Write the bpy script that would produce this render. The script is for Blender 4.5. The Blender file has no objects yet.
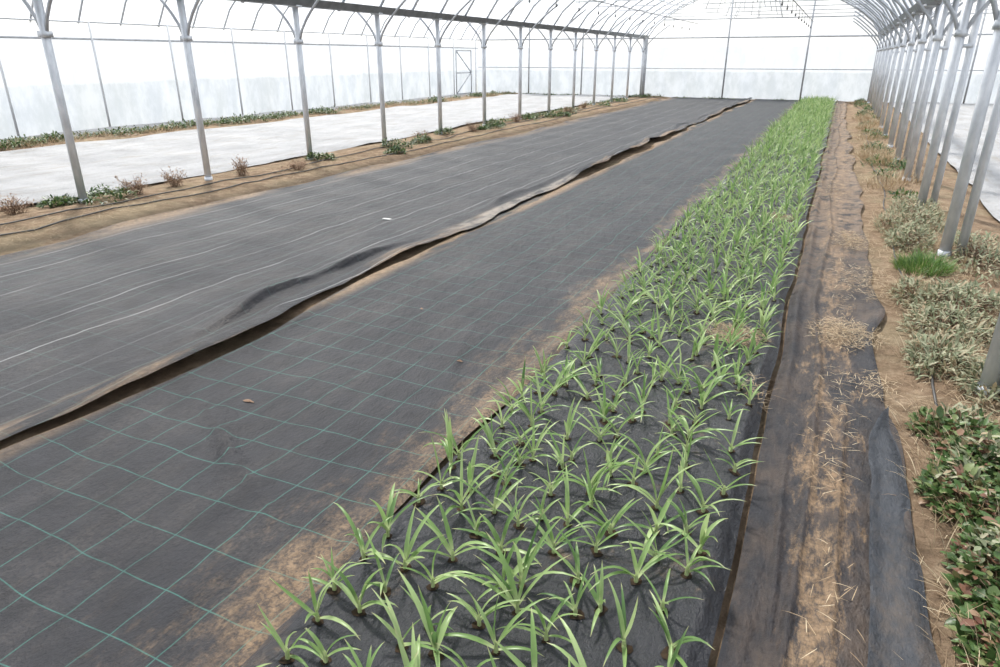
import bpy, math, random
import numpy as np
from mathutils import Matrix, Vector
H=1.8
rng=np.random.default_rng(7)
random.seed(7)
sc=bpy.context.scene
col=sc.collection
# ------------------------------------------------------------------ helpers
_tabs={}
def vnoise(x,y,seed=0):
    if seed not in _tabs: _tabs[seed]=np.random.default_rng(seed+100).random((256,256))
    T=_tabs[seed]
    x=np.asarray(x,float); y=np.asarray(y,float)
    xi=np.floor(x).astype(int); yi=np.floor(y).astype(int)
    fx=x-xi; fy=y-yi
    fx=fx*fx*(3-2*fx); fy=fy*fy*(3-2*fy)
    a=T[xi%256,yi%256]; b=T[(xi+1)%256,yi%256]; c=T[xi%256,(yi+1)%256]; d=T[(xi+1)%256,(yi+1)%256]
    return (a*(1-fx)+b*fx)*(1-fy)+(c*(1-fx)+d*fx)*fy-0.5
def fbm(x,y,seed=0,o=4):
    s=0;a=1
    for i in range(o):
        s=s+a*vnoise(np.asarray(x)*2**i,np.asarray(y)*2**i,seed+i); a*=.5
    return s

class MB:
    def __init__(s): s.V=[];s.F=[];s.M=[];s.T=[];s.TT=[];s.n=0
    def add(s,V,F,mat=0,tint=None,tt=None):
        V=np.asarray(V,float).reshape(-1,3); F=np.asarray(F)
        s.V.append(V); s.F.extend((F+s.n).tolist()); s.M.extend([mat]*len(F))
        s.T.append(np.zeros(len(V)) if tint is None else np.asarray(tint,float).ravel())
        s.TT.append(np.zeros(len(V)) if tt is None else np.asarray(tt,float).ravel())
        s.n+=len(V)
    def tube(s,P,r,sides=10,mat=0,cap=True):
        P=np.asarray(P,float); n=len(P)
        tan=np.gradient(P,axis=0) if n>2 else np.array([P[1]-P[0]]*2)
        tan/=np.linalg.norm(tan,axis=1)[:,None]+1e-9
        ref=np.array([0,0,1.0]) if abs(tan[0][2])<.8 else np.array([0,1.0,0])
        A=np.cross(tan,ref); A/=np.linalg.norm(A,axis=1)[:,None]+1e-9
        B=np.cross(tan,A)
        th=np.linspace(0,2*np.pi,sides,endpoint=False)
        rr=np.broadcast_to(r,(n,))[:,None,None]
        V=P[:,None,:]+rr*(np.cos(th)[None,:,None]*A[:,None,:]+np.sin(th)[None,:,None]*B[:,None,:])
        F=[]
        for i in range(n-1):
            for k in range(sides):
                a=i*sides+k;b=i*sides+(k+1)%sides
                F.append([a,b,b+sides,a+sides])
        s.add(V,F,mat)
        if cap:
            s.F.append([s.n-n*sides+k for k in range(sides)][::-1]); s.M.append(mat)
            s.F.append([s.n-sides+k for k in range(sides)]); s.M.append(mat)
    def box(s,a,b,mat=0):
        x0,y0,z0=a;x1,y1,z1=b
        V=[(x0,y0,z0),(x1,y0,z0),(x1,y1,z0),(x0,y1,z0),(x0,y0,z1),(x1,y0,z1),(x1,y1,z1),(x0,y1,z1)]
        s.add(V,[(0,3,2,1),(4,5,6,7),(0,1,5,4),(1,2,6,5),(2,3,7,6),(3,0,4,7)],mat)
    def grid(s,X,Y,Z,mat=0):
        n,m=X.shape
        V=np.stack([X,Y,Z],-1).reshape(-1,3)
        idx=np.arange(n*m).reshape(n,m)
        F=np.stack([idx[:-1,:-1],idx[:-1,1:],idx[1:,1:],idx[1:,:-1]],-1).reshape(-1,4)
        s.add(V,F,mat)
    def leaves(s,base,az,L,el,bend,w,seg=6,fold=.3,prof='blade',mat=0,tint=None):
        N=len(base); az=np.broadcast_to(az,(N,)); L=np.broadcast_to(L,(N,)); el=np.broadcast_to(el,(N,))
        bend=np.broadcast_to(bend,(N,)); w=np.broadcast_to(w,(N,))
        t=np.linspace(0,1,seg+1)
        ang=el[:,None]-bend[:,None]*t[None,:]**1.4
        d=np.stack([np.cos(ang)*np.cos(az)[:,None],np.cos(ang)*np.sin(az)[:,None],np.sin(ang)],-1)
        st=d*(L/seg)[:,None,None]
        P=np.concatenate([np.zeros((N,1,3)),np.cumsum(st[:,:-1],axis=1)],axis=1)+np.asarray(base)[:,None,:]
        side=np.stack([-np.sin(az),np.cos(az),np.zeros(N)],-1)[:,None,:]
        nn=np.cross(d,np.broadcast_to(side,d.shape))
        if prof=='blade': pw=np.minimum(1,.55+2*t)*(1-t**2.2)**.8+.02
        else: pw=np.sin(np.pi*np.clip(t,0.03,.97))**.75
        W=(w[:,None]*pw[None,:])[:,:,None]*.5
        sg=np.where(nn[...,2:3]>=0,1.0,-1.0)
        C=P-nn*sg*W*fold*2
        V=np.stack([P-side*W,C,P+side*W],2)
        base_i=(np.arange(N)*(seg+1)*3)[:,None,None]
        i=np.arange(seg)[None,:,None]*3; k=np.arange(2)[None,None,:]
        a=base_i+i+k
        F=np.stack([a,a+1,a+4,a+3],-1).reshape(-1,4)
        tn=rng.random(N) if tint is None else np.broadcast_to(tint,(N,))
        s.add(V,F,mat,np.repeat(tn,(seg+1)*3),np.tile(np.repeat(t,3),N))
    def build(s,name,mats,smooth=True,parent=None):
        me=bpy.data.meshes.new(name)
        me.from_pydata(np.concatenate(s.V).tolist(),[],s.F)
        for m in mats: me.materials.append(m)
        me.polygons.foreach_set('material_index',s.M)
        me.polygons.foreach_set('use_smooth',[smooth]*len(s.F))
        a=me.attributes.new('tint','FLOAT','POINT'); a.data.foreach_set('value',np.concatenate(s.T))
        a=me.attributes.new('tt','FLOAT','POINT'); a.data.foreach_set('value',np.concatenate(s.TT))
        me.update()
        o=bpy.data.objects.new(name,me); col.objects.link(o)
        if parent: o.parent=parent
        return o

# ------------------------------------------------------------------ node helpers
class NT:
    def __init__(s,name):
        s.m=bpy.data.materials.new(name); s.m.use_nodes=True; s.t=s.m.node_tree
        s.t.nodes.clear(); s.out=s.t.nodes.new('ShaderNodeOutputMaterial')
    def n(s,typ,**kw):
        nd=s.t.nodes.new(typ)
        for k,v in kw.items(): setattr(nd,k,v)
        return nd
    def set(s,sock,v):
        if isinstance(v,bpy.types.NodeSocket): s.t.links.new(v,sock)
        elif v is not None:
            if sock.type=='RGBA' and not hasattr(v,'__len__'): v=(v,v,v,1)
            elif sock.type=='RGBA' and len(v)==3: v=(*v,1)
            sock.default_value=v
    def math(s,op,a,b=None,c=None,clamp=False):
        nd=s.n('ShaderNodeMath',operation=op,use_clamp=clamp)
        s.set(nd.inputs[0],a)
        if b is not None: s.set(nd.inputs[1],b)
        if c is not None: s.set(nd.inputs[2],c)
        return nd.outputs[0]
    def pos(s):
        g=s.n('ShaderNodeNewGeometry'); x=s.n('ShaderNodeSeparateXYZ'); s.t.links.new(g.outputs['Position'],x.inputs[0])
        return g.outputs['Position'],x.outputs[0],x.outputs[1],x.outputs[2]
    def noise(s,scale,detail=5,rough=.6,sc=(1,1,1),dist=0):
        g=s.n('ShaderNodeNewGeometry'); mp=s.n('ShaderNodeMapping'); mp.inputs['Scale'].default_value=sc
        s.t.links.new(g.outputs['Position'],mp.inputs[0])
        nd=s.n('ShaderNodeTexNoise'); s.t.links.new(mp.outputs[0],nd.inputs['Vector'])
        nd.inputs['Scale'].default_value=scale; nd.inputs['Detail'].default_value=detail
        nd.inputs['Roughness'].default_value=rough; nd.inputs['Distortion'].default_value=dist
        return nd.outputs[0]
    def mr(s,v,a,b,c=0,d=1,smooth=True):
        nd=s.n('ShaderNodeMapRange'); nd.clamp=True
        if smooth: nd.interpolation_type='SMOOTHSTEP'
        s.set(nd.inputs[0],v)
        for i,q in enumerate((a,b,c,d)): nd.inputs[i+1].default_value=q
        return nd.outputs[0]
    def mix(s,f,a,b):
        nd=s.n('ShaderNodeMix',data_type='RGBA'); s.set(nd.inputs[0],f); s.set(nd.inputs[6],a); s.set(nd.inputs[7],b)
        return nd.outputs[2]
    def ramp(s,f,stops):
        nd=s.n('ShaderNodeValToRGB'); s.set(nd.inputs[0],f)
        e=nd.color_ramp.elements
        while len(e)<len(stops): e.new(.5)
        for q,(p,c) in zip(e,stops): q.position=p; q.color=(*c,1)
        return nd.outputs[0]
    def attr(s,name):
        nd=s.n('ShaderNodeAttribute',attribute_name=name); return nd.outputs['Fac']
    def bump(s,hgt,strength=.3,dist=.02):
        nd=s.n('ShaderNodeBump'); s.set(nd.inputs['Height'],hgt); nd.inputs['Strength'].default_value=strength; nd.inputs['Distance'].default_value=dist
        return nd.outputs[0]
    def bsdf(s,color,rough=.6,metal=0,spec=.5,normal=None):
        b=s.n('ShaderNodeBsdfPrincipled'); s.set(b.inputs['Base Color'],color); s.set(b.inputs['Roughness'],rough)
        s.set(b.inputs['Metallic'],metal); s.set(b.inputs['Specular IOR Level'],spec)
        if normal is not None: s.set(b.inputs['Normal'],normal)
        return b.outputs[0]
    def done(s,sh): s.t.links.new(sh,s.out.inputs[0]); return s.m
    def mixs(s,f,a,b):
        nd=s.n('ShaderNodeMixShader'); s.set(nd.inputs[0],f); s.t.links.new(a,nd.inputs[1]); s.t.links.new(b,nd.inputs[2]); return nd.outputs[0]

def line_mask(k,v,spacing,width,off=0.0):
    a=k.math('ADD',v,off+1000*spacing)
    m=k.math('FRACT',k.math('DIVIDE',a,spacing))
    d=k.math('ABSOLUTE',k.math('SUBTRACT',m,.5))
    return k.math('LESS_THAN',d,width/spacing/2)

# ------------------------------------------------------------------ materials
def mat_film(name,opac,tint=(.93,.96,1.0),bands=False):
    k=NT(name)
    n=k.noise(1.2,4,.6,(1,1,.25))
    tr=k.n('ShaderNodeBsdfTransparent')
    tl=k.n('ShaderNodeBsdfTranslucent'); df=k.n('ShaderNodeBsdfDiffuse'); gl=k.n('ShaderNodeBsdfGlossy')
    gl.inputs['Roughness'].default_value=.25; k.set(gl.inputs['Color'],(.9,.9,.9))
    colr=k.mix(k.mr(n,.35,.65),tuple(c*.86 for c in tint),tint)
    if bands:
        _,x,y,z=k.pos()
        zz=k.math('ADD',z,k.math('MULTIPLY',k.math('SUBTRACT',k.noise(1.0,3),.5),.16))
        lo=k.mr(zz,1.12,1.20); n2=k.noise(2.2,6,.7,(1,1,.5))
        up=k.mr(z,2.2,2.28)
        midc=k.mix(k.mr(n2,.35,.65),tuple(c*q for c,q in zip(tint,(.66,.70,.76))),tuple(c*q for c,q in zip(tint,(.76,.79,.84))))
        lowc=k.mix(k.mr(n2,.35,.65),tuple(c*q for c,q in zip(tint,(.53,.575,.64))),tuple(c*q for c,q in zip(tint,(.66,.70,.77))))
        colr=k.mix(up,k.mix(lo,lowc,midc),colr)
    k.set(tr.inputs[0],(.95,.96,.98)); k.set(tl.inputs[0],colr); k.set(df.inputs[0],colr)
    s1=k.mixs(.35,tl.outputs[0],df.outputs[0]); s1=k.mixs(.05,s1,gl.outputs[0])
    f=k.mr(n,.3,.7,opac-.06,opac+.05)
    return k.done(k.mixs(f,tr.outputs[0],s1))
M_roof=mat_film('greenhouse_film_clear',.42)
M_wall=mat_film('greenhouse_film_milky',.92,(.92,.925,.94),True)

def mat_metal():
    k=NT('galvanised_steel'); n=k.noise(14,4,.6,(1,1,.4))
    return k.done(k.bsdf(k.ramp(n,[(.3,(.50,.53,.57)),(.7,(.70,.72,.75))]),k.mr(n,.3,.7,.34,.5),.3,.5))
M_metal=mat_metal()
k=NT('gutter_steel_dark'); M_gut=k.done(k.bsdf(k.ramp(k.noise(6),[(.3,(.15,.165,.18)),(.7,(.25,.27,.29))]),.5,.4))  # dark grey steel for the gutters
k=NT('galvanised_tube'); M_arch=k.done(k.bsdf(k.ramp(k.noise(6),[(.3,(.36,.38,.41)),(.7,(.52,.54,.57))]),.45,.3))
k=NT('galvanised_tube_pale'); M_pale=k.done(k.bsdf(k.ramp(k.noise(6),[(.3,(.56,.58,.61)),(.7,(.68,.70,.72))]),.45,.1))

def mat_fabric(name,kind):
    k=NT(name)
    P,x,y,z=k.pos()
    fine=k.noise(60,4,.75); mid=k.noise(6,6,.65)
    st=k.noise(1.6,6,.65,(1.6,.28,1))
    base=k.ramp(mid,[(.3,(.0095,.0098,.013)),(.7,(.020,.0205,.026))])
    dust=k.mr(k.noise(2.2,8,.72,(1.3,.5,1)),.42,.72,0,.42)
    c=k.mix(k.math('MULTIPLY',dust,k.mr(fine,.35,.65)),base,(.11,.095,.085))
    tan=k.ramp(k.noise(22,5,.7),[(.3,(.13,.082,.045)),(.7,(.34,.23,.135))])
    wx=k.math('MULTIPLY_ADD',k.math('SUBTRACT',k.noise(.9,3),.5),.16,x)
    wy=k.math('MULTIPLY_ADD',k.math('SUBTRACT',k.noise(.7,3),.5),.18,y)
    rough=.57; spec=.33
    if kind=='A':
        ln=line_mask(k,wx,.128*H,.006,.1)
        brk=k.mr(k.noise(1.1,3,.6,(3,.5,1)),.38,.52,.25,1)
        c=k.mix(k.math('MULTIPLY',k.math('MULTIPLY',ln,brk),.38),c,(.16,.26,.23))
        ln=line_mask(k,wx,.256*H,.009,.1)
        c=k.mix(k.math('MULTIPLY',k.math('MULTIPLY',ln,brk),.60),c,(.42,.43,.43))
        ln3=line_mask(k,wy,.21*H,.005,.1)
        c=k.mix(k.math('MULTIPLY',ln3,.22),c,(.12,.25,.22))
        e=k.math('MULTIPLY',k.mr(x,-2.10*H,-1.98*H),k.mr(st,.45,.6))
        c=k.mix(k.math('MULTIPLY',e,.7),c,tan)
        hem=k.math('MULTIPLY',k.mr(x,-2.08*H,-2.03*H),k.math('MULTIPLY',k.mr(y,3.3*H,3.9*H),k.mr(y,5.9*H,5.3*H)))
        c=k.mix(k.math('MULTIPLY',hem,k.mr(k.noise(6,7,.75,(1,.6,1)),.38,.62,.05,.75)),c,(.30,.26,.215))
        e=k.math('MULTIPLY',k.mr(x,-3.70*H,-3.98*H),k.mr(st,.4,.6))
        c=k.mix(k.math('MULTIPLY',e,.8),c,tan)
    elif kind=='B':
        l1=line_mask(k,wx,.125*H,.0050); l2=line_mask(k,wy,.125*H,.0050)
        ln=k.math('MAXIMUM',l1,l2)
        lnm=k.math('MULTIPLY',ln,k.mr(mid,.3,.65,.35,.8))
        c=k.mix(lnm,c,(.045,.155,.13))
        g=k.mr(x,-1.28*H,-.84*H,-.30,.13,False)
        near=k.mr(y,4.2*H,.7*H,-.03,.05,False)
        st2=k.noise(2.4,9,.80,(1.4,.50,1))
        e=k.mr(k.math('ADD',k.math('ADD',st2,g),near),.50,.76)
        c=k.mix(k.math('MULTIPLY',e,k.mr(fine,.32,.62,.15,.88)),c,tan)
        c=k.mix(k.math('MULTIPLY',lnm,.4),c,(.045,.155,.13))
        e=k.math('MULTIPLY',k.mr(x,-1.82*H,-1.92*H),k.mr(st,.42,.55))
        c=k.mix(k.math('MULTIPLY',e,.9),c,tan)
    elif kind=='C':
        base=k.ramp(mid,[(.3,(.014,.015,.019)),(.7,(.027,.028,.034))])
        e=k.mr(k.noise(3.2,7,.72),.57,.74)
        c=k.mix(k.math('MULTIPLY',e,.5),base,tan); rough=.36; spec=.45
    elif kind=='D':
        c=k.mix(k.math('MULTIPLY',k.mr(k.noise(4,7,.72,(1,.4,1)),.40,.68),.55),c,(.12,.085,.062))
        cx=k.mr(k.math('ABSOLUTE',k.math('SUBTRACT',x,.12*H)),.16*H,.02*H,-.12,.10,False)
        st2=k.math('ADD',k.noise(2.6,9,.80,(2.6,.7,1)),cx)
        c=k.mix(k.math('MULTIPLY',k.mr(st2,.53,.66),k.mr(fine,.3,.6,.4,.95)),c,tan)
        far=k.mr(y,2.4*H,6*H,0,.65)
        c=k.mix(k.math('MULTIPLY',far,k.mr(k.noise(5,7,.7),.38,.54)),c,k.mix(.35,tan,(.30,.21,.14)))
    elif kind=='E':
        c=k.ramp(k.noise(5,6,.7),[(.3,(.022,.026,.033)),(.7,(.045,.050,.060))])
        c=k.mix(k.math('MULTIPLY',k.mr(k.noise(3,7,.75,(1,.5,1)),.5,.7),.5),c,(.12,.09,.065))
    bh=k.math('ADD',k.math('MULTIPLY',k.noise(9,6,.65,(1.5,.7,1)),1),k.math('MULTIPLY',fine,.25))
    bs=.9 if kind=='C' else .7
    return k.done(k.bsdf(c,rough,0,spec,k.bump(bh,bs,.04)))
M_A,M_B,M_C,M_D,M_E=[mat_fabric('woven_fabric_'+q,q) for q in 'ABCDE']

k=NT('sandy_soil')
c=k.ramp(k.noise(5,8,.72),[(.28,(.10,.07,.045)),(.5,(.25,.175,.115)),(.72,(.42,.32,.22))])
c=k.mix(k.math('MULTIPLY',k.mr(k.noise(1.1,5,.6),.45,.65),.5),c,(.28,.235,.15))
M_soil=k.done(k.bsdf(c,.95,0,.15,k.bump(k.noise(18,8,.75),.9,.05)))
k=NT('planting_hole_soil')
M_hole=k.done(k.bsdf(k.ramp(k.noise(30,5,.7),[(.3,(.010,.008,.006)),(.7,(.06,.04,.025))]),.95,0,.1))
k=NT('outside_grass')
M_out=k.done(k.bsdf(k.ramp(k.noise(.6,8,.7),[(.3,(.17,.18,.13)),(.7,(.34,.32,.25))]),.95,0,.1))
k=NT('white_mulch_film')
c=k.ramp(k.noise(1.5,7,.7,(1,.5,1)),[(.3,(.28,.28,.285)),(.6,(.41,.41,.415)),(.75,(.48,.48,.48))])
c=k.mix(k.math('MULTIPLY',k.mr(k.noise(2.5,7,.75,(1.6,.35,1)),.50,.70),.7),c,(.26,.22,.17))
M_white=k.done(k.bsdf(c,.45,0,.4,k.bump(k.noise(5,7,.7,(1.4,.8,1)),1.0,.10)))
k=NT('white_label'); M_label=k.done(k.bsdf(k.ramp(k.noise(30),[(.3,(.5,.5,.48)),(.7,(.75,.75,.72))]),.5))

def mat_leaf(name,stops,basec=None,trans=.3,rough=.42,tip=None):
    k=NT(name); t=k.attr('tint'); tt=k.attr('tt')
    c=k.ramp(t,stops)
    if basec: c=k.mix(k.mr(tt,.25,0),c,basec)
    if tip: c=k.mix(k.mr(tt,.82,1.0),c,tip)
    p=k.bsdf(c,rough,0,.45); tl=k.n('ShaderNodeBsdfTranslucent'); k.set(tl.inputs[0],c)
    return k.done(k.mixs(trans,p,tl.outputs[0]))
M_leek=mat_leaf('leek_leaf',[(0,(.11,.21,.07)),(.5,(.24,.38,.125)),(1,(.47,.59,.28))],(.52,.60,.32),.36,.34,(.52,.50,.27))
M_grass=mat_leaf('green_grass',[(0,(.06,.13,.03)),(.6,(.12,.23,.05)),(1,(.22,.32,.09))],None,.3)
M_weed=mat_leaf('green_weed',[(0,(.025,.05,.02)),(.5,(.06,.12,.03)),(.8,(.13,.20,.06)),(1,(.25,.20,.12))],None,.25)
M_red=mat_leaf('reddish_weed',[(0,(.045,.085,.025)),(.45,(.10,.18,.055)),(.72,(.20,.25,.10)),(.85,(.18,.08,.055)),(1,(.30,.20,.12))],None,.25)
M_sage=mat_leaf('grey_sage_leaf',[(0,(.11,.13,.07)),(.4,(.24,.27,.16)),(.7,(.38,.38,.26)),(1,(.36,.27,.17))],None,.2,.7)
M_straw=mat_leaf('dry_straw',[(0,(.26,.18,.11)),(.5,(.46,.35,.22)),(1,(.64,.54,.38))],None,.15,.8)
M_dry=mat_leaf('dry_weed',[(0,(.18,.11,.07)),(.5,(.33,.22,.15)),(1,(.48,.36,.25))],None,.15,.8)
k=NT('black_hose'); M_hose=k.done(k.bsdf(k.ramp(k.noise(8),[(.3,(.03,.03,.03)),(.7,(.08,.075,.07))]),.5))
k=NT('twine_plastic'); M_twine=k.done(k.bsdf(k.ramp(k.noise(8),[(.3,(.10,.10,.11)),(.7,(.2,.2,.2))]),.5))

# ------------------------------------------------------------------ layout constants
XL=-4.83*H; XR=.66*H; XLL=-9.9*H; XRR=6.14*H
Y0=-3.0*H; YE=19.4*H
ZG=1.46*H; RISE=1.16*H

mb=MB(); S=90
xs=np.linspace(-S,S,60); X,Y=np.meshgrid(xs,xs+YE/2); mb.grid(X,Y,-.12+0*X+.05*fbm(X*.2,Y*.2,5)); mb.build('ground_outside',[M_out])
def ys(a,b,d0=.035,k_=.006):
    o=[a]; 
    while o[-1]<b: o.append(o[-1]+d0+k_*max(0,abs(o[-1])))
    o[-1]=b; return np.array(o)
def zfloor(X,Y):
    X=np.asarray(X,float);Y=np.asarray(Y,float)
    return .012*fbm(X*1.3,Y*1.3,9)-.012+ .05*np.exp(-((X+4.6*H)/(.42*H))**4)*(1+.8*fbm(X*2,Y*2,11)) + .04*np.exp(-((X-.68*H)/(.30*H))**4)*(1+.8*fbm(X*2,Y*2,12))+ .06*np.exp(-((X+8.8*H)/(.35*H))**4)
mb=MB(); yy=ys(Y0,YE,.10,.008); xx=np.linspace(XLL,XRR,240)
X,Y=np.meshgrid(xx,yy)
mb.grid(X,Y,zfloor(X,Y)); mb.build('floor',[M_soil])

# ------------------------------------------------------------------ fabrics
def strip(name,xl,xr,zf,nx,mat,ya=-1.5*H,yb=19.25*H,d0=.03):
    yy=ys(ya,yb,d0,.006); u=np.linspace(0,1,nx)
    U,Y=np.meshgrid(u,yy); XLn=xl(yy)[:,None]; XRn=xr(yy)[:,None]
    X=XLn+(XRn-XLn)*U
    m=MB(); m.grid(X,Y,zf(X,Y,X-XLn,XRn-X)); return m.build(name,[mat])
wv=lambda y,s,a,f: a*fbm(np.asarray(y)*f,np.zeros_like(y)+s*3.3,s,3)
def foldz(X,Y,s,a=.010): return a*fbm(X*2.2,Y*1.1,s,4)+a*.5*fbm(X*.7+Y*1.4,Y*.2-X*.2,s+3,3)
def crease(X,Y,ax,ay,bx,by,h,w):
    ax,ay,bx,by=ax*H,ay*H,bx*H,by*H
    t=((X-ax)*(bx-ax)+(Y-ay)*(by-ay))/((bx-ax)**2+(by-ay)**2); t=np.clip(t,0,1)
    d=np.hypot(X-ax-t*(bx-ax),Y-ay-t*(by-ay))
    return h*np.sin(np.pi*np.clip(t,.03,.97))*np.exp(-(d/w)**2)
def bumpY(Y,a,b,s): return 1/(1+np.exp(-(Y-a*H)/s))*1/(1+np.exp((Y-b*H)/s))
closed=lambda y: bumpY(y,3.1,5.7,.22)
seam=lambda y: wv(y,6,.20,.45)+.16*np.exp(-((y-1.7*H)/(.55*H))**2)
def zB(X,Y,dl,dr):
    z=.018+foldz(X,Y,31,.020)
    z+=.020*np.exp(-((dl-.06)/.05)**2)*(vnoise(Y*1.3,Y*0,33)+.5)*(1-closed(Y))-.015*np.exp(-(dl/.02)**2)
    z-=.014*closed(Y)*np.exp(-(dl/.2)**2)
    z+=.030*np.exp(-((dr-.05)/.05)**2)*(vnoise(Y*2.0,Y*0,35)+.6)
    z+=crease(X,Y,-1.75,1.36,-.95,.90,.026,.028)+crease(X,Y,-1.60,1.36,-1.05,.84,.016,.03)+crease(X,Y,-1.2,2.3,-1.0,1.7,.012,.03)
    return z
strip('weed_barrier_fabric',lambda y:-1.94*H+seam(y)+wv(y,3,.12,.9)-.13*closed(y)+.10*bumpY(y,6.2,8.6,.4),lambda y:-.765*H+wv(y,4,.10,.8),zB,84,M_B)
def zA(X,Y,dl,dr):
    cl=closed(Y)
    z=.030+foldz(X,Y,41,.024)
    amp=np.clip(.62+1.2*vnoise(Y*.7,Y*0,43),.25,1.1)*(1-.85*cl)+.5*bumpY(Y,5.9,9.0,.4)
    z+=.085*np.exp(-((dr-.09)/.085)**2)*amp+.045*np.exp(-(dr/.05)**2)*amp
    cc=.42-.14*(Y/H-1.9)+.03*np.sin(Y*1.5)+.02*fbm(Y*2,Y*0,47,3); s_=dr-cc
    z+=.085*np.where(s_>0,np.exp(-(s_/.11)**2),np.exp(-(s_/.022)**2))*bumpY(Y,1.85,3.05,.20)*(.8+.8*vnoise(Y*2,Y*0,49))
    z+=.05*np.exp(-((dr-.30)/.06)**2)*np.clip(vnoise(Y*.6,Y*0,48)*2,0,1)*(Y>3.5*H)
    z+=.05*np.exp(-(dl/.06)**2)*np.clip(vnoise(Y*1.8,Y*0,45)+.3,0,1)-.02*np.exp(-(dl/.02)**2)
    return z
strip('weed_barrier_fabric',lambda y:-3.97*H+wv(y,5,.30,.5),lambda y:-1.965*H+seam(y)+wv(y,16,.09,1.6),zA,200,M_A)
def zC(X,Y,dl,dr):
    d=np.minimum(dl,dr); e=1-np.exp(-(d/.05)**2)
    z=.03+.055*e+foldz(X,Y,51,.016)*e+.022*fbm(X*6,Y*6,55,2)*e
    z+=.045*np.exp(-((dr-.06)/.04)**2)*np.clip(vnoise(Y*1.8,Y*0,53)+.5,0,1)
    return z
bxl=lambda y:-.775*H+wv(y,7,.05,.9); bxr=lambda y:-.055*H+wv(y,8,.06,.9)
bed=strip('leek_bed_mulch_fabric',bxl,bxr,zC,70,M_C,-.6*H,18.6*H,.022)
def zD(X,Y,dl,dr):
    z=.018+foldz(X,Y,61,.026)+.008*fbm(X*5,Y*3,67,3)
    z+=.045*np.exp(-((dl-.055)/.032)**2)*np.clip(vnoise(Y*1.5,Y*0,64)+.55,0,1)
    z+=.03*np.exp(-((dr-.03)/.05)**2)*np.clip(vnoise(Y*1.7,Y*0,63)+.4,0,1)
    z+=.024*np.exp(-((dl-.20+.03*np.sin(Y*1.3))/.02)**2)
    z+=crease(X,Y,.17,2.3,.14,.9,.024,.016)+crease(X,Y,.02,1.9,.05,.8,.024,.016)
    return z
pxr=lambda y:.295*H+wv(y,9,.12,.9)-.07*H*np.exp(-((y-2.55*H)/(.35*H))**2)-.012*H*np.clip(y/H-3,0,10)
strip('path_fabric',lambda y:-.04*H+wv(y,8,.05,.9),pxr,zD,60,M_D)
def zE(X,Y,dl,dr): return .050+foldz(X,Y,61,.026)+.018*np.exp(-(dl/.03)**2)-.02*np.exp(-(dr/.03)**2)+.012*fbm(X*4,Y*2.5,66,3)
strip('fabric_offcut',lambda y:.205*H+.05*(y/H-1.4)+wv(y,19,.06,1.8)+.10*np.clip((y/H-1.9)/.25,0,1),lambda y:.31*H-.02*np.clip(y/H-1.3,0,9)*H+wv(y,20,.05,1.8),zE,18,M_E,.2*H,2.15*H)
def zW(X,Y,dl,dr): return .045+.05*fbm(X*1.2,Y*.7,71,4)-.03*np.exp(-(dl/.04)**2)-.03*np.exp(-(dr/.04)**2)
strip('white_mulch_film',lambda y:-8.35*H+wv(y,11,.3,.4),lambda y:-5.15*H+wv(y,12,.35,.5),zW,70,M_white,d0=.08)
strip('white_mulch_film',lambda y:1.12*H+wv(y,13,.25,.5),lambda y:5.6*H+wv(y,14,.3,.5),zW,70,M_white,d0=.08)
strip('white_mulch_film',lambda y:XLL+.25+0*y,lambda y:-9.2*H+wv(y,15,.3,.5),zW,14,M_white,d0=.1)

# ------------------------------------------------------------------ leeks
mb=MB(); hb=MB()
NR=8; rows=np.linspace(-.715,-.125,NR)*H
base=[];plane=[];sc_=[]
for ri,rx in enumerate(rows):
    y=.36*H+(ri%2)*.08
    while y<18.3*H:
        gap=float(vnoise(rx*1.6,y*1.3,88))
        if random.random()>(.06+(.35 if gap>.33 else 0)):
            px=rx+random.gauss(0,.028); py=y+random.gauss(0,.028)
            base.append((px,py)); plane.append(random.gauss(.1,.9)+(math.pi if random.random()<.5 else 0)); 
            sc_.append(random.uniform(.58,1.15)*(1+.22*min(1,max(0,(py/H-5)/5))))
        y+=.157
base=np.array(base);plane=np.array(plane);sc_=np.array(sc_);N=len(base)
dl=base[:,0]-bxl(base[:,1]); dr=bxr(base[:,1])-base[:,0]
bz=zC(base[:,0],base[:,1],dl,dr)
for li in range(7):
    keep=rng.random(N)<(1 if li<5 else .45)
    idx=np.where(keep)[0]; n=len(idx)
    az=plane[idx]+(math.pi if li%2 else 0)+rng.normal(0,.5,n)
    inner=li/6
    el=np.radians(38+38*inner)+rng.normal(0,.20,n)
    bend=np.radians(70-34*inner)+rng.normal(0,.42,n)
    L=(.145+.075*np.sin(np.pi*(.22+.5*inner)))*sc_[idx]*rng.uniform(.7,1.2,n)
    b3=np.column_stack([base[idx],bz[idx]+.012+.006*li])
    mb.leaves(b3,az,L,el,bend,.0172*sc_[idx]*rng.uniform(.75,1.3,n),seg=7,fold=.36,tint=np.clip(rng.normal(.5,.28,n)+.1*inner,0,1))
for i in range(N):
    x,y=base[i]; z=bz[i]
    mb.tube([(x,y,z-.02),(x,y,z+.02),(x,y,z+.045)],[.008,.0075,.004],6,cap=False)
    if y<9*H:
        m_=9; th=np.linspace(0,2*np.pi,m_,endpoint=False)
        rr=.022*rng.uniform(.65,1.3,m_)*rng.uniform(.7,1.3)
        hx=x+rr*np.cos(th); hy=y+rr*np.sin(th)
        hz=zC(hx,hy,hx-bxl(hy),bxr(hy)-hx)+.003
        V=np.vstack([np.column_stack([hx,hy,hz]),[x,y,z+.004]])
        hb.add(V,[(a,(a+1)%m_,m_) for a in range(m_)])
mb.build('leek_plants',[M_leek])
hb.build('planting_holes',[M_hole])

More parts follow.
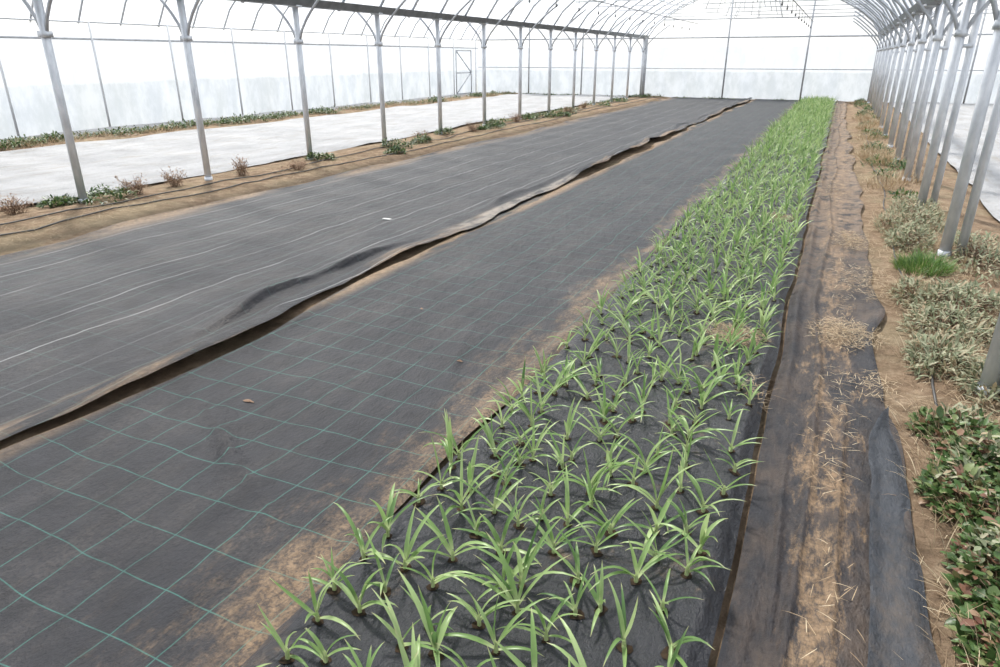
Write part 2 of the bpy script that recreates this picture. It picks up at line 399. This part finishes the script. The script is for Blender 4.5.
# ------------------------------------------------------------------ weeds
def ring(n,cx,cy,rx,ry,zf=zfloor,dz=0):
    a=rng.uniform(0,2*np.pi,n); r=np.sqrt(rng.random(n))
    x=cx+rx*r*np.cos(a); y=cy+ry*r*np.sin(a)
    return np.column_stack([x,y,zf(x,y)+dz]),a,r
def grass(m,cx,cy,rx,ry,n,L,w=.006,mat=0):
    b,a,r=ring(n,cx,cy,rx,ry)
    m.leaves(b,a+rng.normal(0,.9,n),L*rng.uniform(.5,1.2,n),np.radians(85-35*r)+rng.normal(0,.15,n),rng.uniform(.3,1.6,n),w,seg=4,mat=mat)
def bush(m,cx,cy,rx,ry,hh,n,leaf,w,mat=0,stems=0,smat=1):
    a=rng.uniform(0,2*np.pi,n); r=np.sqrt(rng.random(n)); top=hh*np.sqrt(np.clip(1-r**2,.05,1))
    r=r*(1+.5*vnoise(cx*5+np.cos(a)*1.5,cy*5+np.sin(a)*1.5,78))
    lump=.75+.9*vnoise(cx*3+r*np.cos(a)*3,cy*3+r*np.sin(a)*3,77)
    x=cx+rx*r*np.cos(a); y=cy+ry*r*np.sin(a); z=zfloor(x,y)+top*lump*rng.uniform(.15,1,n)**.6
    m.leaves(np.column_stack([x,y,z]),a+rng.normal(0,1.3,n),leaf*rng.uniform(.5,1.4,n),rng.normal(.35,.5,n),rng.normal(.7,.4,n),w*rng.uniform(.6,1.3,n),seg=4,fold=.15,prof='oval',mat=mat)
    for i in range(stems):
        j=rng.integers(n); p0=np.array([cx+rng.normal(0,rx*.2),cy+rng.normal(0,ry*.2),0]); p0[2]=zfloor(p0[0],p0[1])-.01
        p1=np.array([x[j],y[j],z[j]]); mid=(p0+p1)/2+rng.normal(0,.02,3)+np.array([0,0,.02])
        m.tube([p0,mid,p1],[.004,.003,.002],5,mat=smat,cap=False)
def dryweed(m,cx,cy,R,hh,n):
    for i in range(n):
        a=rng.uniform(0,6.28); p0=np.array([cx+rng.normal(0,R*.2),cy+rng.normal(0,R*.2),0.]); p0[2]=zfloor(p0[0],p0[1])-.01
        p1=p0+np.array([math.cos(a)*R*rng.uniform(.3,1),math.sin(a)*R*rng.uniform(.3,1),hh*rng.uniform(.5,1)]); mid=(p0+p1)/2+np.array([0,0,hh*.12])
        m.tube([p0,mid,p1],[.004,.003,.002],4,cap=False)
        q=p0+(p1-p0)*rng.uniform(.3,1,(14,1))+rng.normal(0,.02,(14,3))
        m.leaves(q,rng.uniform(0,6.28,14),.04*rng.uniform(.5,1.3,14),rng.normal(.3,.6,14),.8,.014,seg=3,prof='oval')

mb=MB()
for cx,cy,rx,ry,hh,n in [(.47,.95,.11,.20,.10,800),(.46,1.2,.11,.17,.13,900),(.49,1.45,.13,.16,.16,1100),(.44,1.70,.10,.14,.12,800),(.51,1.88,.13,.14,.18,900),(.46,2.08,.11,.10,.10,600),(.72,1.8,.18,.5,.18,1200),(.68,1.2,.15,.4,.16,900)]:
    bush(mb,cx*H,cy*H,rx*H,ry*H,hh,n,.048,.030,0,26,1)
    grass(mb,cx*H,cy*H,rx*H*1.3,ry*H*1.3,150,.15,.004,2)
    bush(mb,cx*H+rng.uniform(-.1,.1),cy*H+rng.uniform(-.15,.15),rx*H*.5,ry*H*.5,hh*1.3,140,.055,.018,3)
mb.build('creeping_weeds',[M_red,M_dry,M_straw,M_sage])
for cx,cy,rx,ry,hh,n in [(.62,2.42,.14,.20,.17,900),(.47,2.62,.12,.20,.12,800),(.52,2.95,.14,.20,.15,800),(.60,3.25,.17,.28,.18,1200),(.43,3.4,.08,.2,.10,350),(.50,4.45,.14,.30,.17,800),(.56,4.95,.16,.4,.18,900),(.62,5.4,.16,.4,.18,700),(.80,4.2,.16,.5,.2,900),(.86,2.9,.16,.4,.22,800),(.42,4.9,.08,.3,.10,350)]:
    mb=MB(); bush(mb,cx*H,cy*H,rx*H,ry*H,hh,n,.065,.016,0,90,1); grass(mb,cx*H,cy*H,rx*H,ry*H,200,.17,.004,2); mb.build('grey_leaf_shrub',[M_sage,M_dry,M_straw])
mb=MB(); grass(mb,.52*H,3.88*H,.12*H,.16*H,800,.14,.006); mb.build('green_grass_clump',[M_grass])
mb=MB()
for i in range(52):
    cy=rng.uniform(5.8,19)*H; cx=rng.uniform(.40,.62)*H
    if rng.random()<.55: bush(mb,cx,cy,.10*H,.28*H,.15,120,.07,.026,0,0)
    else: grass(mb,cx,cy,.14*H,.3*H,140,.18,.010,1)
mb.build('verge_weeds',[M_weed,M_straw])
def straw(m,cx,cy,rx,ry,n,L,zf,up=.25,lo=0.,w=.003):
    a=rng.uniform(0,6.28,n); r=rng.random(n)**.7
    x=cx+rx*r*np.cos(a); y=cy+ry*r*np.sin(a)
    m.leaves(np.column_stack([x,y,zf(x,y)+rng.uniform(.002,.03,n)*(1-r)+lo]),rng.uniform(0,6.28,n),L*rng.uniform(.4,1.3,n),rng.normal(up*.5,up,n).clip(.0,1),rng.normal(.3,.3,n),w,seg=3)
mb=MB()
zp=lambda x,y:.035+0*x; zbd=lambda x,y:zC(x,y,x-bxl(y),bxr(y)-x)
for cx,cy,rx,ry,n in [(.17,2.75,.13,.17,800),(.21,4.35,.12,.25,600),(.25,2.3,.07,.12,120),(.05,6.,.12,.6,300),(.28,3.5,.09,.3,420),(.12,1.75,.06,.2,40),(.14,1.2,.05,.2,25),(.15,2.1,.06,.3,60),(.16,3.4,.06,.5,160),(.22,8,.1,1.2,320),(.2,11,.1,2,320)]:
    straw(mb,cx*H,cy*H,rx*H,ry*H,n,.08,zp,.15)
for cx,cy,rx,ry,n in [(-.20,2.45,.11,.09,650),(-.22,4.6,.12,.13,450),(-.08,2.0,.05,.1,60)]:
    straw(mb,cx*H,cy*H,rx*H,ry*H,n,.09,zbd,.25,.02)
for i in range(200):
    straw(mb,rng.uniform(.32,.80)*H,rng.uniform(1.0,12)*H,.10*H,.3*H,70,.12,zfloor)
for i in range(200):
    straw(mb,rng.uniform(-5.1,-4.05)*H,rng.uniform(1.5,15)*H,.2*H,.4*H,55,.12,zfloor)
mb.build('dry_straw',[M_straw])
mb=MB()
for cx,cy,s_ in [(-4.93,3.05,.8),(-4.78,3.3,1.25),(-4.75,5.7,.9),(-4.35,6.5,.8),(-4.6,6.9,1.1),(-4.55,7.4,.9),(-4.8,8.4,.9),(-4.6,9.2,.7),(-4.7,9.8,1.1),(-4.8,11.2,.8),(-4.4,12.,.9)]:
    bush(mb,cx*H,cy*H,.15*H*s_,.16*H*s_,.17*s_,380,.065,.028)
for i in range(24):
    bush(mb,rng.uniform(-4.95,-4.3)*H,rng.uniform(9.5,19)*H,.12*H,.25*H,.14,110,.08,.035)
mb.build('green_weed_clumps',[M_weed])
for cx,cy,hh in [(-4.95,2.75,.24),(-4.75,3.55,.28),(-4.8,3.95,.28),(-4.72,4.62,.32),(-4.5,5.1,.14),(-4.72,7.7,.22),(-4.6,8.9,.26),(-4.7,10.6,.26),(-4.5,12.5,.26),(-4.7,14,.26)]:
    mb=MB(); dryweed(mb,cx*H,cy*H,.12*H,hh,26); mb.build('dry_weed',[M_dry])
mb=MB()
for i in range(130):
    cy=rng.uniform(3,19)*H; cx=rng.uniform(-8.95,-8.55)*H
    if rng.random()<.75: bush(mb,cx,cy,.12*H,.25*H,.16,90,.08,.035,0)
    else: grass(mb,cx,cy,.2*H,.3*H,60,.16,.015,2)
for i in range(22):
    bush(mb,rng.uniform(-8.6,-.9)*H,18.9*H,.2*H,.12*H,.10,60,.08,.04,0)
mb.build('side_verge_weeds',[M_weed,M_grass,M_straw])

for hx,s_ in [(-4.35,81),(-4.62,82)]:
    mb=MB(); yy=np.arange(-1*H,19*H,.35); xx=hx*H+.25*fbm(yy*.35,yy*0,s_,3)
    mb.tube(np.column_stack([xx,yy,zfloor(xx,yy)+.02]),.010,6); mb.build('irrigation_hose',[M_hose])
mb=MB(); yy=np.arange(2.2*H,19*H,.35); xx=.42*H+.18*fbm(yy*.35,yy*0,83,3)
mb.tube(np.column_stack([xx,yy,zfloor(xx,yy)+.012]),.008,6); mb.build('irrigation_hose',[M_hose])

# ------------------------------------------------------------------ greenhouse structure
def arch_pts(x0,x1,n=28,off=0.):
    c=(x0+x1)/2; w=(x1-x0)/2
    u=np.linspace(-1,1,n); R=(w*w+RISE*RISE)/(2*RISE)
    zc=np.sqrt(R*R-(u*w)**2)-(R-RISE); ze=RISE*np.sqrt(1-u**2)
    return np.column_stack([c+u*w, ZG+.62*zc+.38*ze+off])
spans=[(XLL,XL),(XL,XR),(XR,XRR)]
LY=[3.17,4.32,5.66,7.01,8.35]+[8.35+1.34*i for i in range(1,9)]
LY=[-2.2,-.86,.5,1.84]+[v for v in LY if v<19.2]
RY=[-2.2,-.86,.5,2.38,4.18,5.55]+[5.55+1.3*i for i in range(1,11)]
RY=[v for v in RY if v<19.2]
def post(name,x,y,r,double=False,braces=True,mats=None):
    m=MB(); zb=float(zfloor(x,y))-.05
    m.tube([(x,y,zb),(x,y,ZG)],r,14)
    m.tube([(x,y,zb),(x,y,zb+.10)],r*1.2,14)
    if double:
        m.tube([(x+.13,y+.03,zb),(x+.13,y+.03,ZG)],r*.8,14)
        for zz in (1.9,): m.box((x-.02,y-.012,zz),(x+.15,y+.042,zz+.04))
    if braces:
        for sgn in (-1,1):
            t=np.linspace(0,1,9)
            bx=x+sgn*(.03+.62*H*t**1.35); bz_=1.14*H+(.62*H)*t**.9
            m.tube(np.column_stack([bx,bx*0+y,bz_]),.022,8,mat=1)
        m.box((x-r*1.25,y-r*1.15,1.12*H),(x+r*1.25,y+r*1.15,1.16*H))
        m.box((x-.10,y-.07,ZG-.04),(x+.10,y+.07,ZG-.005))
    return m.build(name,mats or [M_metal,M_arch])
for y in LY: post('support_post',XL,y*H,.050)
for y in RY: post('support_post',(XR-.02*H) if y!=2.38 else .570*H,y*H,.050,True,y>2.5)
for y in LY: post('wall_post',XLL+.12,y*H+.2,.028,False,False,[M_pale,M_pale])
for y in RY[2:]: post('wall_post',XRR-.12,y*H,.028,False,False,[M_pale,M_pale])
for x in (XL,XR):
    m=MB(); prof=[(-.17,.10),(-.15,.10),(-.08,.0),(.08,.0),(.15,.10),(.17,.10),(.09,-.02),(-.09,-.02)]
    V=[(x+a,yv,ZG+b) for yv in (Y0+.1,YE-.25) for a,b in prof]; n=len(prof)
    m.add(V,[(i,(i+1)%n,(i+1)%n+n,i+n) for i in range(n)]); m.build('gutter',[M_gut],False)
allY=sorted(set([round(v,3) for v in LY]+[round((a+b)/2,3) for a,b in zip(LY[:-1],LY[1:])]+[19.33]))
m=MB()
for si,(x0,x1) in enumerate(spans):
    A=arch_pts(x0,x1,26,-.03)
    for yv in allY:
        m.tube(np.column_stack([A[:,0],A[:,0]*0+yv*H,A[:,1]]),.026,8)
    for yv in LY+[19.33]:
        zt=ZG+.42*H; inside=[p for p in A if p[1]>zt]
        m.tube([(inside[0][0],yv*H,zt),(inside[-1][0],yv*H,zt)],.014,6)
        c=(x0+x1)/2
        for dx in (-.55*H,0,.55*H):
            zz=np.interp(c+dx,A[:,0],A[:,1]); m.tube([(c+dx,yv*H,zt),(c+dx*.6,yv*H,zz)],.011,6)
    for q in (4,8,13,17,21):
        m.tube([(A[q,0],Y0+.1,A[q,1]-.03),(A[q,0],YE-.1,A[q,1]-.03)],.018,6)
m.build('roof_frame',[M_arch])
m=MB()
for x0,x1 in spans:
    A=arch_pts(x0,x1,30,.03); yy=np.array(sorted(list(np.array(allY)*H)+[Y0,YE]))
    yf=[]
    for a,b in zip(yy[:-1],yy[1:]): yf+=list(np.linspace(a,b,5)[:-1])
    yf.append(yy[-1]); yf=np.array(yf); sagp=np.array([0. if i%4==0 else (.02 if i%2 else .03) for i in range(len(yf))])
    X=np.tile(A[:,0],(len(yf),1)); Y=np.tile(yf[:,None],(1,30)); Z=np.tile(A[:,1],(len(yf),1))+sagp[:,None]*-.3
    m.grid(X,Y,Z)
m.build('ceiling',[M_roof])
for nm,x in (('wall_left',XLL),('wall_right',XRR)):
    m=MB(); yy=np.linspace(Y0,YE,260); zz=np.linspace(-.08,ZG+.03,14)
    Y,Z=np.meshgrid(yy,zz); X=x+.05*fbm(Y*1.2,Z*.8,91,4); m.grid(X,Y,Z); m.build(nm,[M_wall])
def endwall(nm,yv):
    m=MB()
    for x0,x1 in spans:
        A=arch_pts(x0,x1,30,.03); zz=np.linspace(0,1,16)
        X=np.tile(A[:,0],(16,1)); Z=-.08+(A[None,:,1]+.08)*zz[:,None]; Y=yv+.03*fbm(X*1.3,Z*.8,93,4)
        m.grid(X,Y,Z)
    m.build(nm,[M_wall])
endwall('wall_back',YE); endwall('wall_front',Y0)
m=MB()
for x in (XLL+.09,XRR-.09):
    m.tube([(x,Y0+.1,1.24*H),(x,YE-.1,1.24*H)],.030,8); m.tube([(x,Y0+.1,ZG),(x,YE-.1,ZG)],.02,8)
m.tube([(XLL+.1,YE-.08,ZG),(XRR-.1,YE-.08,ZG)],.035,8)
m.tube([(XLL+.1,YE-.08,.72*H),(XRR-.1,YE-.08,.72*H)],.018,8)
for x in (-2.75,-.87,-6.6,-8.2,2.6,4.3):
    zt=np.interp(x*H,*[np.concatenate([arch_pts(a,b)[:,i] for a,b in spans]) for i in (0,1)])
    m.tube([(x*H,YE-.1,-.03),(x*H,YE-.1,zt-.05)],.036,8)
for x in (XL,XR): m.tube([(x,YE-.12,-.03),(x,YE-.12,ZG)],.07,10)
m.build('wall_frame_rails',[M_arch])
m=MB(); ya,yb=17.9*H,18.8*H; xd=XLL+.2
for a,b in [((ya,0),(ya,2.1)),((yb,0),(yb,2.1)),((ya,2.1),(yb,2.1)),((ya,0.05),(yb,.05)),((ya,1.05),(yb,1.05)),((ya,.05),(yb,1.05)),((yb,1.05),(ya,2.1))]:
    m.tube([(xd,a[0],a[1]),(xd,b[0],b[1])],.028,8)
m.build('door_1',[M_arch])
m=MB()
for xp in (XL+1.3*H,XR-1.5*H):
    m.tube([(xp,Y0+.3,ZG+.32*H),(xp,YE-.3,ZG+.32*H)],.014,6)
    for yv in np.arange(2*H,19*H,.9*H):
        m.tube([(xp,yv,ZG+.32*H),(xp+.01,yv,ZG+.18*H)],.007,5); m.tube([(xp+.01,yv,ZG+.18*H),(xp+.01,yv,ZG+.14*H)],.022,6)
m.build('overhead_sprinkler_line',[M_twine])
m=MB()
for (cx,cy,s_,tn) in [(-1.5,1.36,.03,.25),(-1.05,1.9,.018,.1),(-1.45,2.3,.012,.4)]:
    th=np.linspace(0,2*np.pi,11,endpoint=False); rr=s_*rng.uniform(.5,1.1,11)
    a=rng.uniform(0,3); X=cx*H+rr*np.cos(th+a)*1.5; Y=cy*H+rr*np.sin(th+a)*.5
    V=np.vstack([np.column_stack([X,Y,0*X+.026]),[[cx*H,cy*H,.038]]]); m.add(V,[(i,(i+1)%11,11) for i in range(11)],0,np.full(12,tn))
m.build('soil_clods',[M_dry],True)
m=MB(); m.box((-2.55*H,3.62*H,.045),(-2.49*H,3.64*H,.055)); m.build('plant_label',[M_label],False)

# ------------------------------------------------------------------ light
w=bpy.data.worlds.new('World'); sc.world=w; w.use_nodes=True; nt=w.node_tree; nt.nodes.clear()
o=nt.nodes.new('ShaderNodeOutputWorld'); bg=nt.nodes.new('ShaderNodeBackground'); tc=nt.nodes.new('ShaderNodeTexCoord')
sx=nt.nodes.new('ShaderNodeSeparateXYZ'); rp=nt.nodes.new('ShaderNodeValToRGB')
nt.links.new(tc.outputs['Generated'],sx.inputs[0]); nt.links.new(sx.outputs[2],rp.inputs[0])
e=rp.color_ramp.elements; e[0].position=0; e[0].color=(.94,.96,1,1); e[1].position=.7; e[1].color=(.80,.88,1,1)
nt.links.new(rp.outputs[0],bg.inputs[0]); bg.inputs[1].default_value=.93; nt.links.new(bg.outputs[0],o.inputs[0])
sd=bpy.data.lights.new('sun','SUN'); sd.energy=7.0; sd.angle=math.radians(6); sd.color=(1,.95,.87)
so=bpy.data.objects.new('sun',sd); col.objects.link(so); so.location=(-20,20,30)
dirv=Vector((.48,-.45,-1.0)); so.rotation_euler=dirv.to_track_quat('-Z','Y').to_euler()

# ------------------------------------------------------------------ camera
yaw=math.radians(25.24); pit=math.radians(22.13)
f=Vector((-math.sin(yaw)*math.cos(pit),math.cos(yaw)*math.cos(pit),-math.sin(pit)))
r=Vector((math.cos(yaw),math.sin(yaw),0)); u=r.cross(f)
cd=bpy.data.cameras.new('camera'); cd.sensor_width=36; cd.lens=680*36/1000; cd.clip_start=.05; cd.clip_end=400
co=bpy.data.objects.new('camera',cd); col.objects.link(co)
M=Matrix((r,u,-f)).transposed().to_4x4(); M.translation=Vector((0,0,H)); co.matrix_world=M
sc.camera=co
sc.view_settings.view_transform='Standard'
sc.view_settings.exposure=0.38
